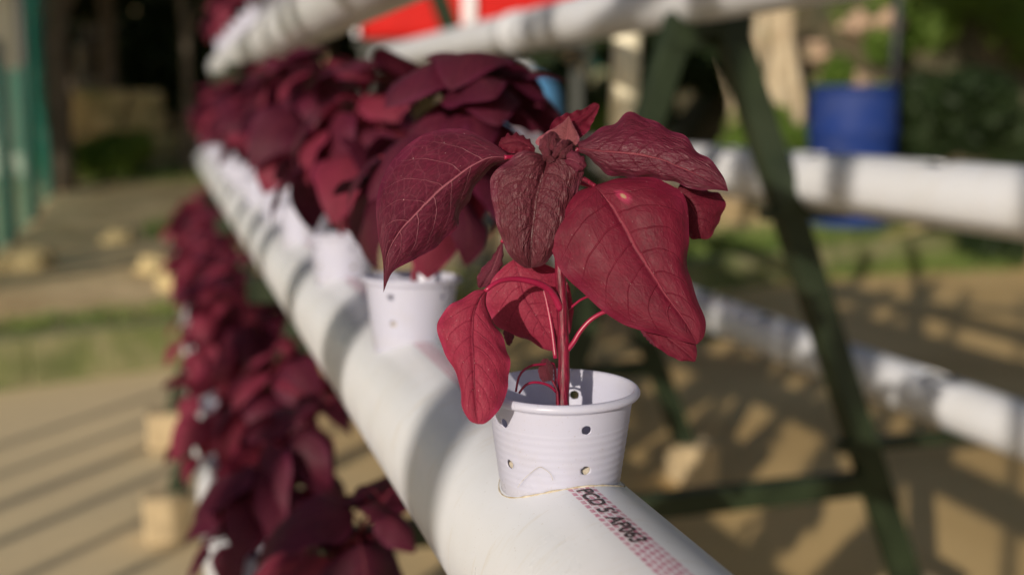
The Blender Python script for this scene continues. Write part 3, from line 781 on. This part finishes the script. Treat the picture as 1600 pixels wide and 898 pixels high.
M_fdark = fol('dark_foliage', (.018, .035, .012), (.035, .055, .018))
M_fmid = fol('green_foliage', (.09, .16, .025), (.17, .24, .045))
M_bark = varied('bark', (.16, .13, .10), (.09, .07, .05), 9, .95, .7, .01)
def gz(x, y):
    P = Vector((x, y, 0)); return terr(P) if (P-A0).dot(wn) > 0 else 0
def tree(x, y, h, R, label, seed, material=M_fdark, low=.35, n=900, leaf=.13, trunk=.11, group='trees around the garden'):
    z = gz(x, y); r = empty('tree', (x, y, z), label, 'tree', group); rd = random.Random(seed)
    m = MB(); top = Vector((rd.uniform(-.3, .3), rd.uniform(-.3, .3), h*.8))
    pts = even([Vector((0, 0, -.1)), Vector((.05, .03, h*.3)), top*.6+Vector((.1, 0, 0)), top], 12)
    m.tube(pts, [trunk*(1-.8*i/11) for i in range(12)], 10)
    cs = []
    for k in range(9):
        a = k*2.4; q = R*rd.uniform(.3, .8); zz = h*(low+.1+(1-low-.15)*rd.random())
        c = Vector((q*math.cos(a), q*math.sin(a), zz)); cs.append((*c, R*rd.uniform(.35, .55)))
        s = pts[min(11, 4+k % 6)]; m.tube([s, s.lerp(c, .5)+Vector((0, 0, .1)), c], [trunk*.35, trunk*.25, trunk*.08], 6)
    m.build('trunk', M_bark, r, smooth=True)
    clump_mesh('crown', cs, leaf, n, material, r, seed)
    return r
k = 0
BT = [(-9.5,17,'far corner'),(-7.3,19,''),(-5.2,17.5,''),(-3,19,''),(-1,17.5,''),(1,18.5,''),(3,17.5,''),(5,18.5,''),(7,17,''),(9,17,''),(-8,22,''),(-4,23,''),(0,23,''),(4,22,''),(8,22,'')]
for i, (c, h, _) in enumerate(BT):
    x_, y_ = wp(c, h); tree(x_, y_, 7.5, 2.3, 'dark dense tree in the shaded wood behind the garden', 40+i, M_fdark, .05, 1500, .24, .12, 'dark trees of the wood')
# hillside that closes the view behind the wood
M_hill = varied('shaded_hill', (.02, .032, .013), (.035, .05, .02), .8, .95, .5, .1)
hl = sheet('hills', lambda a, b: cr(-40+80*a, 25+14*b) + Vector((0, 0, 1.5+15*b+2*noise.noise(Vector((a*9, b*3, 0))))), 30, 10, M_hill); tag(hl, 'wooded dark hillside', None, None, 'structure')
for i, (c, h, tr_) in enumerate(((-4.75, 12.0, .15), (-5.1, 14.5, .15), (-3.75, 13.2, .07), (-5.4, 12.8, .08))):
    x_, y_ = wp(c, h); tree(x_, y_, 5.5, 1.5, ['dark thick-trunked tree at the end of the bright green net', 'thick grey-trunked tree behind the stone wall', 'slim tree between the stone wall and the rack', 'slim dark tree just behind the green net'][i], 70+i, M_fdark, .45, 1100, .12, tr_, 'trees behind the stone wall')

# stone wall
M_stone = varied('rough_stone', (.55, .44, .24), (.38, .30, .15), 5, .95, .8, .03, c3=(.13, .15, .05))
def stones(name, c0, c1, h, z0, rows_, sx, sz, label, cat, material, seed, depth=.35):
    r = random.Random(seed); m = MB(); p0 = cr(c0, h); p1 = cr(c1, h); d = (p1-p0); L = d.length; d.normalize()
    z = z0
    for q in range(rows_):
        x = -r.uniform(0, sx*.5)
        while x < L:
            l = sx*r.uniform(.6, 1.3); c = p0+d*(x+l/2)+Vector((0, 0, z+sz/2)); c += Vector((-d.y, d.x, 0))*r.uniform(-.04, .04)
            bmv = []
            M = Matrix.Rotation(math.atan2(d.y, d.x)+r.uniform(-.1, .1), 3, 'Z') @ Matrix.Rotation(r.uniform(-.06, .06), 3, 'Y')
            m.box(c, (l*.96, depth*r.uniform(.8, 1.1), sz*r.uniform(.88, .98)), M); x += l
        z += sz*.95
    o = m.build(name, material, bevel=.03)
    for p in o.data.polygons: p.use_smooth = True
    return tag(o, label, cat)
zz = gz(*wp(-5, 14)); stones('stone_wall', -5.75, -4.3, 14, zz-.05, 4, .42, .27, 'sunlit rough stone wall at the back left under dark trees', 'wall', M_stone, 4)
# shrubs by the stone wall
def shrub(c, h, R, H_, label, seed, material=M_fmid, n=700, leaf=.05, k=6, group='shrubs on the terrace'):
    x_, y_ = wp(c, h); r = empty('shrub', (x_, y_, gz(x_, y_)), label, 'shrub', group); rd = random.Random(seed)
    m = MB(); cs = []
    for i in range(k):
        a = rd.uniform(0, 6.28); q = R*rd.uniform(0, .7); e = Vector((q*math.cos(a), q*math.sin(a), H_*rd.uniform(.35, .85)))
        m.tube([(0, 0, -.05), tuple(e*.5+Vector((0, 0, .05))), tuple(e)], [.015, .01, .005], 6); cs.append((*e, R*rd.uniform(.35, .55)))
    m.build('stems', M_bark, r, smooth=True); clump_mesh('foliage', cs, leaf, n, material, r, seed); return r
shrub(-4.35, 12.6, .5, .5, 'low green bush at the foot of the stone wall', 1)
shrub(-5.0, 12.9, .45, .4, 'small weedy bush left of the stone wall', 2)
shrub(2.05, 9.3, .55, .8, 'yellow-green bush just left of the blue barrel', 3, n=900)
shrub(3.3, 10.4, .75, 1.25, 'bright green bush above the dark bank, right of the thin pole', 4, n=1100)
shrub(4.3, 10.6, .9, 1.3, 'large green bush at the right end of the bank', 5, n=1100)
shrub(2.5, 11.4, .7, 1.5, 'bush behind the pale canes', 6, n=800)
shrub(.85, 9.8, .35, .9, 'small bright bush seen beside the upright drain pipe', 7, n=500)
shrub(1.35, 10.6, .75, 1.35, 'tall dark bush filling the gap between strut and leg of the nearest frame', 11, M_fdark, 1500, .06)
shrub(.45, 10.9, .6, 1.3, 'dark bush left of the upright drain pipe', 12, M_fdark, 1300, .06)
shrub(2.0, 10.9, .45, 1.7, 'dark upright bush behind the pale canes', 13, M_fdark, 1200, .06)
shrub(2.75, 9.75, .3, 1.15, 'leafy green plant growing between the rocks above the barrel', 14, n=260)
shrub(3.1, 9.8, .25, 1.35, 'leafy sprig beside the thin pole', 15, n=260)
shrub(3.6, 9.3, .7, .95, 'dark bush on the shaded bank just right of the thin pole', 16, M_fdark, 1600, .06)
shrub(4.5, 9.6, .8, 1.1, 'dark wide bush on the shaded bank at the right edge', 17, M_fdark, 1700, .06)
shrub(4.1, 8.7, .6, .6, 'low dark bush in front of the shaded bank', 18, M_fdark, 1300, .055)
shrub(3.9, 8.9, .9, .35, 'dark low bush in the shade right of the barrel', 8, M_fdark, 1200, .05)
shrub(3.1, 8.9, .5, .35, 'dark low bush close behind the barrel', 9, M_fdark, 900, .05)

# pale canes, stones on the bank
M_cane = varied('dry_cane', (.50, .42, .30), (.36, .28, .18), 12, .9, .3, .004)
x_, y_ = wp(2.15, 9.5); b = empty('cane_bundle', (x_, y_, gz(x_, y_)), 'pale upright dry canes standing left of the blue barrel', 'canes')
rd = random.Random(9)
for i in range(7):
    q = rd.uniform(-.35, .5); m = MB(); m.tube([(q, rd.uniform(-.1, .1), -.05), (q+rd.uniform(-.08, .02), 0, .8), (q+rd.uniform(-.3, .05), 0, 1.7)], [.06, .055, .045], 8)
    m.build('cane', M_cane, b, smooth=True)
M_rock = varied('pale_rock', (.55, .40, .29), (.34, .22, .15), 14, .95, .7, .02, c3=(.16, .14, .08))
GK = 'rocks on the planted bank'
def rock(c, h, z, s, label, seed, material=M_rock, group=GK):
    p = cr(c, h); bm = bmesh.new(); bmesh.ops.create_icosphere(bm, subdivisions=4, radius=1)
    r = random.Random(seed); o_ = Vector((r.uniform(0, 50), 0, 0))
    for v in bm.verts:
        v.co *= 1+.7*noise.noise(v.co*1.1+o_)+.35*noise.noise(v.co*2.6+o_)+.12*noise.noise(v.co*7+o_); v.co = Vector((v.co.x*s*r.uniform(.99, 1.01), v.co.y*s*.8, v.co.z*s*.7))
    me = bpy.data.meshes.new('rock'); bm.to_mesh(me); bm.free(); me.materials.append(material)
    for q in me.polygons: q.use_smooth = True
    o = bpy.data.objects.new('rock', me); C.objects.link(o); o.location = (p.x, p.y, gz(p.x, p.y)+z); o.rotation_euler.z = r.uniform(0, 6)
    tag(o, label, 'rock', group)
m_names = ['pale rounded rock above the blue barrel', 'reddish rock behind the barrel top', 'white weathered rock left of the thin pole', 'brown rock between bush and thin pole', 'flat tan rock right of the thin pole', 'grey-brown rock high on the bank', 'small rock beside the pale canes', 'brown rock low at the right edge of the bank']
for i, (c, h, z, s) in enumerate(((2.85, 9.9, .78, .17), (2.6, 10.0, .98, .14), (3.05, 10.3, 1.05, .16), (3.2, 9.9, 1.2, .12), (3.7, 10.6, 1.35, .20), (4.3, 10.9, 1.2, .2), (2.2, 9.3, .25, .13), (4.0, 8.3, .1, .2))):
    rock(c, h, z, s, m_names[i], i)
# the mound that carries them
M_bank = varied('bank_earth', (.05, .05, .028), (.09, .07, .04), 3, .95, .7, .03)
def bank(a, b):
    c = 1.6+6*a; h = 9.0+3.2*b; p = cr(c, h); e = min(1, a*5)
    p.z = gz(p.x, p.y)-.05 + 1.25*math.sin(PI*.5*min(1, b*1.6))*e + .15*noise.noise(p*2); return p
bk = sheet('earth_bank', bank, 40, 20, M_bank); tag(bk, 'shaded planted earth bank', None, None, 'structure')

# green net fence along the left
M_net = mat('green_net', (.01, .22, .15), .6, .3)
_tc = nd(M_net, 'ShaderNodeTexCoord').outputs['Object']
_w = nd(M_net, 'ShaderNodeTexWave', wave_type='BANDS', bands_direction='Z'); _w.inputs['Scale'].default_value = 30; _w.inputs['Distortion'].default_value = 1.5; lk(M_net, _tc, _w.inputs[0])
lk(M_net, mixc(M_net, _w.outputs['Fac'], (.005, .14, .11), (.012, .22, .17)), bs(M_net).inputs['Base Color'])
_tr = nd(M_net, 'ShaderNodeBsdfTranslucent'); _tr.inputs[0].default_value = (.012, .22, .17, 1)
_tp = nd(M_net, 'ShaderNodeBsdfTransparent')
_m1 = nd(M_net, 'ShaderNodeMixShader'); _m1.inputs[0].default_value = .6; lk(M_net, bs(M_net).outputs[0], _m1.inputs[1]); lk(M_net, _tr.outputs[0], _m1.inputs[2])
_m2 = nd(M_net, 'ShaderNodeMixShader'); lk(M_net, ramp(M_net, noise_(M_net, _tc, 2.5, 3),   .3, .7, .38, .55), _m2.inputs[0]); lk(M_net, _m1.outputs[0], _m2.inputs[1]); lk(M_net, _tp.outputs[0], _m2.inputs[2]); lk(M_net, _m2.outputs[0], M_net.node_tree.nodes['Material Output'].inputs['Surface'])
M_post = mat('dark_post', (.04, .045, .04), .6)
fy = [6.6, 7.75, 8.9, 10.6, 12.3, 14.0]
nf = empty('net_fence', (-1.08, 6.6, 0), 'green shade-net fence on dark posts along the left edge', 'fence')
for i in range(len(fy)):
    y = fy[i]; z = gz(-1.2, y); m = MB(); m.tube([(0, y-6.6, z-.1), (0, y-6.6, z+(1.45 if y < 10 else 2.7))], .045, 10); m.build('post', M_post, nf, smooth=True)
    if i < len(fy)-1:
        y1 = fy[i+1]; hh = 1.3 if i < 3 else 2.5
        v = []; f = []; n = 14; mm = 10
        for a in range(n+1):
            for q in range(mm+1):
                yy = y+(y1-y)*a/n; z = gz(-1.2, yy); v.append((.003*math.sin(a*.9+q*.4)*math.sin(PI*a/n), yy-6.6, z+.02+hh*q/mm-.06*math.sin(PI*a/n)*(q/mm)))
        f = [(a*(mm+1)+q, (a+1)*(mm+1)+q, (a+1)*(mm+1)+q+1, a*(mm+1)+q+1) for a in range(n) for q in range(mm)]
        net = new('net_panel', v, f, M_net, nf)
        if i >= 3: net['label'] = 'dark shaded net panel'
nf2 = empty('net_screen', (*wp(1.9, 12.2), gz(*wp(1.9, 12.2))), 'small teal net screen far behind, seen beside the upright drain pipe', 'screen', None, -YAW)
net = new('net_panel', [(-1.1+2.2*a/10, .05*math.sin(a*1.3), 2.0*b/6) for a in range(11) for b in range(7)], [(a*7+b, a*7+7+b, a*7+8+b, a*7+b+1) for a in range(10) for b in range(6)], M_net, nf2)
for xx in (-1.1, 1.1):
    m = MB(); m.tube([(xx, 0, -.1), (xx, 0, 2.1)], .04, 8); m.build('post', M_post, nf2, smooth=True)
# pale wall beyond the fence
M_pale_wall = varied('pale_render', (.55, .56, .50), (.40, .42, .36), 1.2, .9, .3, .01)
m = MB(); p = cr(-7.3, 13.5); m.box((p.x, p.y, gz(p.x, p.y)+1.6), (3.2, .3, 4.2), Matrix.Rotation(-YAW, 3, 'Z')); 
pw = m.build('pale_wall', M_pale_wall, bevel=.02); tag(pw, 'pale grey wall showing over the net at the top left corner', 'wall')

# rocks on the left terrace
for i, (c, h, s) in enumerate(((-3.0, 7.0, .16), (-2.2, 6.9, .13), (-2.9, 8.4, .12), (-2.0, 7.3, .12), (-1.9, 6.3, .10))):
    rock(c, h, .0, s, ['large tan rock at the left edge of the terrace', 'tan rock in the middle of the left terrace', 'tan rock beside the foot of the net fence', 'small tan rock next to the red plants', 'small rock on the mossy wall near the red plants'][i], 30+i, M_stone, 'rocks on the left terrace')

# blue barrel
def barrel(name, c, h, r_, H_, z, col, label, lidname='lid'):
    m1 = mat(name+'_plastic', col, .6, .2); tc = nd(m1, 'ShaderNodeTexCoord').outputs['Object']
    lk(m1, mixc(m1, ramp(m1, noise_(m1, tc, 6, 5), .45, .7, 0, .4), col, tuple(min(1, x*.6+.05) for x in col)), bs(m1).inputs['Base Color'])
    x_, y_ = wp(c, h); o = empty(name, (x_, y_, z), label, 'barrel')
    pr = [(.0001, 0), (r_*.92, 0), (r_*.98, .03), (r_*.98, H_*.3), (r_*1.02, H_*.32), (r_*1.02, H_*.35), (r_*.98, H_*.37), (r_*.98, H_*.64), (r_*1.02, H_*.66), (r_*1.02, H_*.69), (r_*.98, H_*.71), (r_*.98, H_*.93), (r_*.93, H_*.97)]
    v, f = lathe(pr, 64); new('body', v, f, m1, o)
    v, f = lathe([(r_*.90, H_*.965), (r_*1.0, H_*.96), (r_*1.0, H_*.985), (r_*.95, H_), (r_*.9, H_*.985), (.0001, H_*.985)], 64); new(lidname, v, f, m1, o)
    return o
x_, y_ = wp(2.61, 8.8); barrel('blue_barrel', 2.61, 8.8, .33, 1.07, gz(x_, y_), (.009, .03, .16), 'dark blue plastic barrel standing behind the middle empty pipe')
x_, y_ = wp(3.02, 9.15)
m = MB(); m.tube([(x_, y_, gz(x_, y_)-.1), (x_, y_, gz(x_, y_)+2.6)], .035, 12); o = m.build('thin_pole', mat('dark_metal', (.01, .012, .02), .5), smooth=True); tag(o, 'thin near-black upright pole behind the right side of the blue barrel', 'pole')
x_, y_ = wp(2.95, 7.9)

# light blue drum on a stand and the red tank
def bent_box(mb, c, d): mb.box(c, d)
x_, y_ = wp(.06, 6.1)
st = empty('drum_stand', (x_, y_, 0), 'low steel stand under the light blue drum', 'stand')
zf = gz(x_, y_)
m = MB(); m.box((0, 0, zf+.60), (.6, .6, .04)); m.build('shelf', M_post, st, bevel=.004)
for sx in (-.26, .26):
    for sy in (-.26, .26):
        m = MB(); m.box((sx, sy, (zf+.58)/2), (.04, .04, zf+.58)); m.build('leg', M_post, st, bevel=.003)
m1 = mat('light_blue_plastic', (.10, .28, .52), .5, .3)
v, f = lathe([(.0001, 0), (.16, 0), (.195, .03), (.20, .1), (.20, .56), (.19, .65), (.15, .71), (.08, .75), (.0001, .76)], 64)
dr = empty('light_blue_drum', (x_, y_, zf+.62), 'light blue round-shouldered drum glimpsed behind the dark red leaves', 'drum')
new('body', v, f, m1, dr)
v, f = lathe([(.05, .74), (.05, .78), (.04, .79), (.0001, .79)], 32); new('cap', v, f, M_pipe, dr, uvs=[(.5, .5)]*len(v))
m1 = mat('red_plastic', (.55, .010, .008), .6, .15); tc = nd(m1, 'ShaderNodeTexCoord').outputs['Object']
lk(m1, mixc(m1, ramp(m1, noise_(m1, tc, 4, 4), .4, .7, 0, .5), (.48, .008, .006), (.33, .005, .004)), bs(m1).inputs['Base Color'])
p = cr(-.25, 7.6); zf = gz(p.x, p.y)
rt = empty('red_tank', (p.x, p.y, zf), 'bright red tank with pale uprights behind the pipe at the top', 'tank', None, -YAW)
m = MB(); m.box((0, 0, 1.87), (1.42, .7, .93)); m.build('body', m1, rt, bevel=.05)
m = MB(); m.box((0, 0, 1.38), (1.45, .74, .04)); m.build('tray', M_post, rt, bevel=.01)
for xx in (-.715, -.015, .68):
    m = MB(); m.box((xx, -.375, 1.91), (.03 if xx != -.015 else .08, .03, .98)); m.build('upright', M_pipe, rt, bevel=.005)
    m = MB(); m.box((xx, .1, .68), (.07, .07, 1.38)); m.build('leg', M_post, rt, bevel=.005)

# ---------------------------------------------------------------- unseen pickets and trees added beside and behind the camera for their shadows
SUN_AZ, SUN_EL = math.radians(41.5), math.radians(16)      # shadows fall towards (sin az, cos az)
sd = Vector((math.sin(SUN_AZ), math.cos(SUN_AZ), 0)); sp_ = Vector((sd.y, -sd.x, 0))
POFF = 0.0
fc = Vector((.2, .6, 0)) - sd*2.8
pf_ = empty('shade_pickets', (fc.x, fc.y, 0), 'unseen row of tall pickets added behind the camera to throw the slanting shadows', 'fence', None, -SUN_AZ)
pv_ = MB(); pv_.box((0, 0, 0), (.06, .025, 2.9)); pm = pv_.build('picket', M_block, pf_, bevel=.004)  # pickets added out of view, spaced to stripe pipe and floor with shadow
pos = [-.085, .26, 1.5] + [-.335-.245*i+random.uniform(-.025, .025) for i in range(12)]
for i, xx in enumerate(pos):
    if i == 0: q = pm
    else: q = pm.copy(); C.objects.link(q)
    q.location = (xx, 0, 1.45)
    if i > 0: q.scale.x = random.uniform(.6, 1.5); q.rotation_euler.y = random.uniform(-.06, .06)
for z in (.3, 2.7):
    m = MB(); m.box((-.9, .035, z), (5.0, .04, .06)); m.build('rail', M_block, pf_, bevel=.004)
for i, (x, y, h, R) in enumerate(((-8, 7, 7, 2.4), (3.7, 2.3, 6.2, 2.4))):  # trees added out of view to shade the back and the bank
    tree(x, y, h, R, ['tall unseen tree added outside the net fence to shade the back', 'unseen leafy tree added right of the camera to shade the bank'][i], 90+i, M_fdark, .38, 2200, .13, .14, 'unseen trees added for shade')

# ---------------------------------------------------------------- light
w = bpy.data.worlds.new('World'); scene.world = w; w.use_nodes = True
nt = w.node_tree; bg = nt.nodes['Background']; sky = nt.nodes.new('ShaderNodeTexSky'); sky.sky_type = 'NISHITA'; sky.sun_disc = False
sky.sun_elevation = SUN_EL; sky.sun_rotation = SUN_AZ + PI; sky.altitude = 200; sky.dust_density = 1.5
nt.links.new(sky.outputs[0], bg.inputs[0]); bg.inputs[1].default_value = .09
ld = bpy.data.lights.new('sun', 'SUN'); ld.energy = 5.0; ld.angle = math.radians(.5); ld.color = (1, .89, .74)
lo = bpy.data.objects.new('sun', ld); C.objects.link(lo)
to = Vector((sd.x*math.cos(SUN_EL), sd.y*math.cos(SUN_EL), -math.sin(SUN_EL)))
lo.rotation_euler = to.to_track_quat('-Z', 'Y').to_euler(); lo.location = (-3, -3, 5)
vs = scene.view_settings; vs.view_transform = 'Standard'; vs.look = 'None'; vs.gamma = 1; vs.use_curve_mapping = False; vs.exposure = -0.15
scene.cycles.use_denoising = True
scene.cycles.max_bounces = 8; scene.cycles.transparent_max_bounces = 12
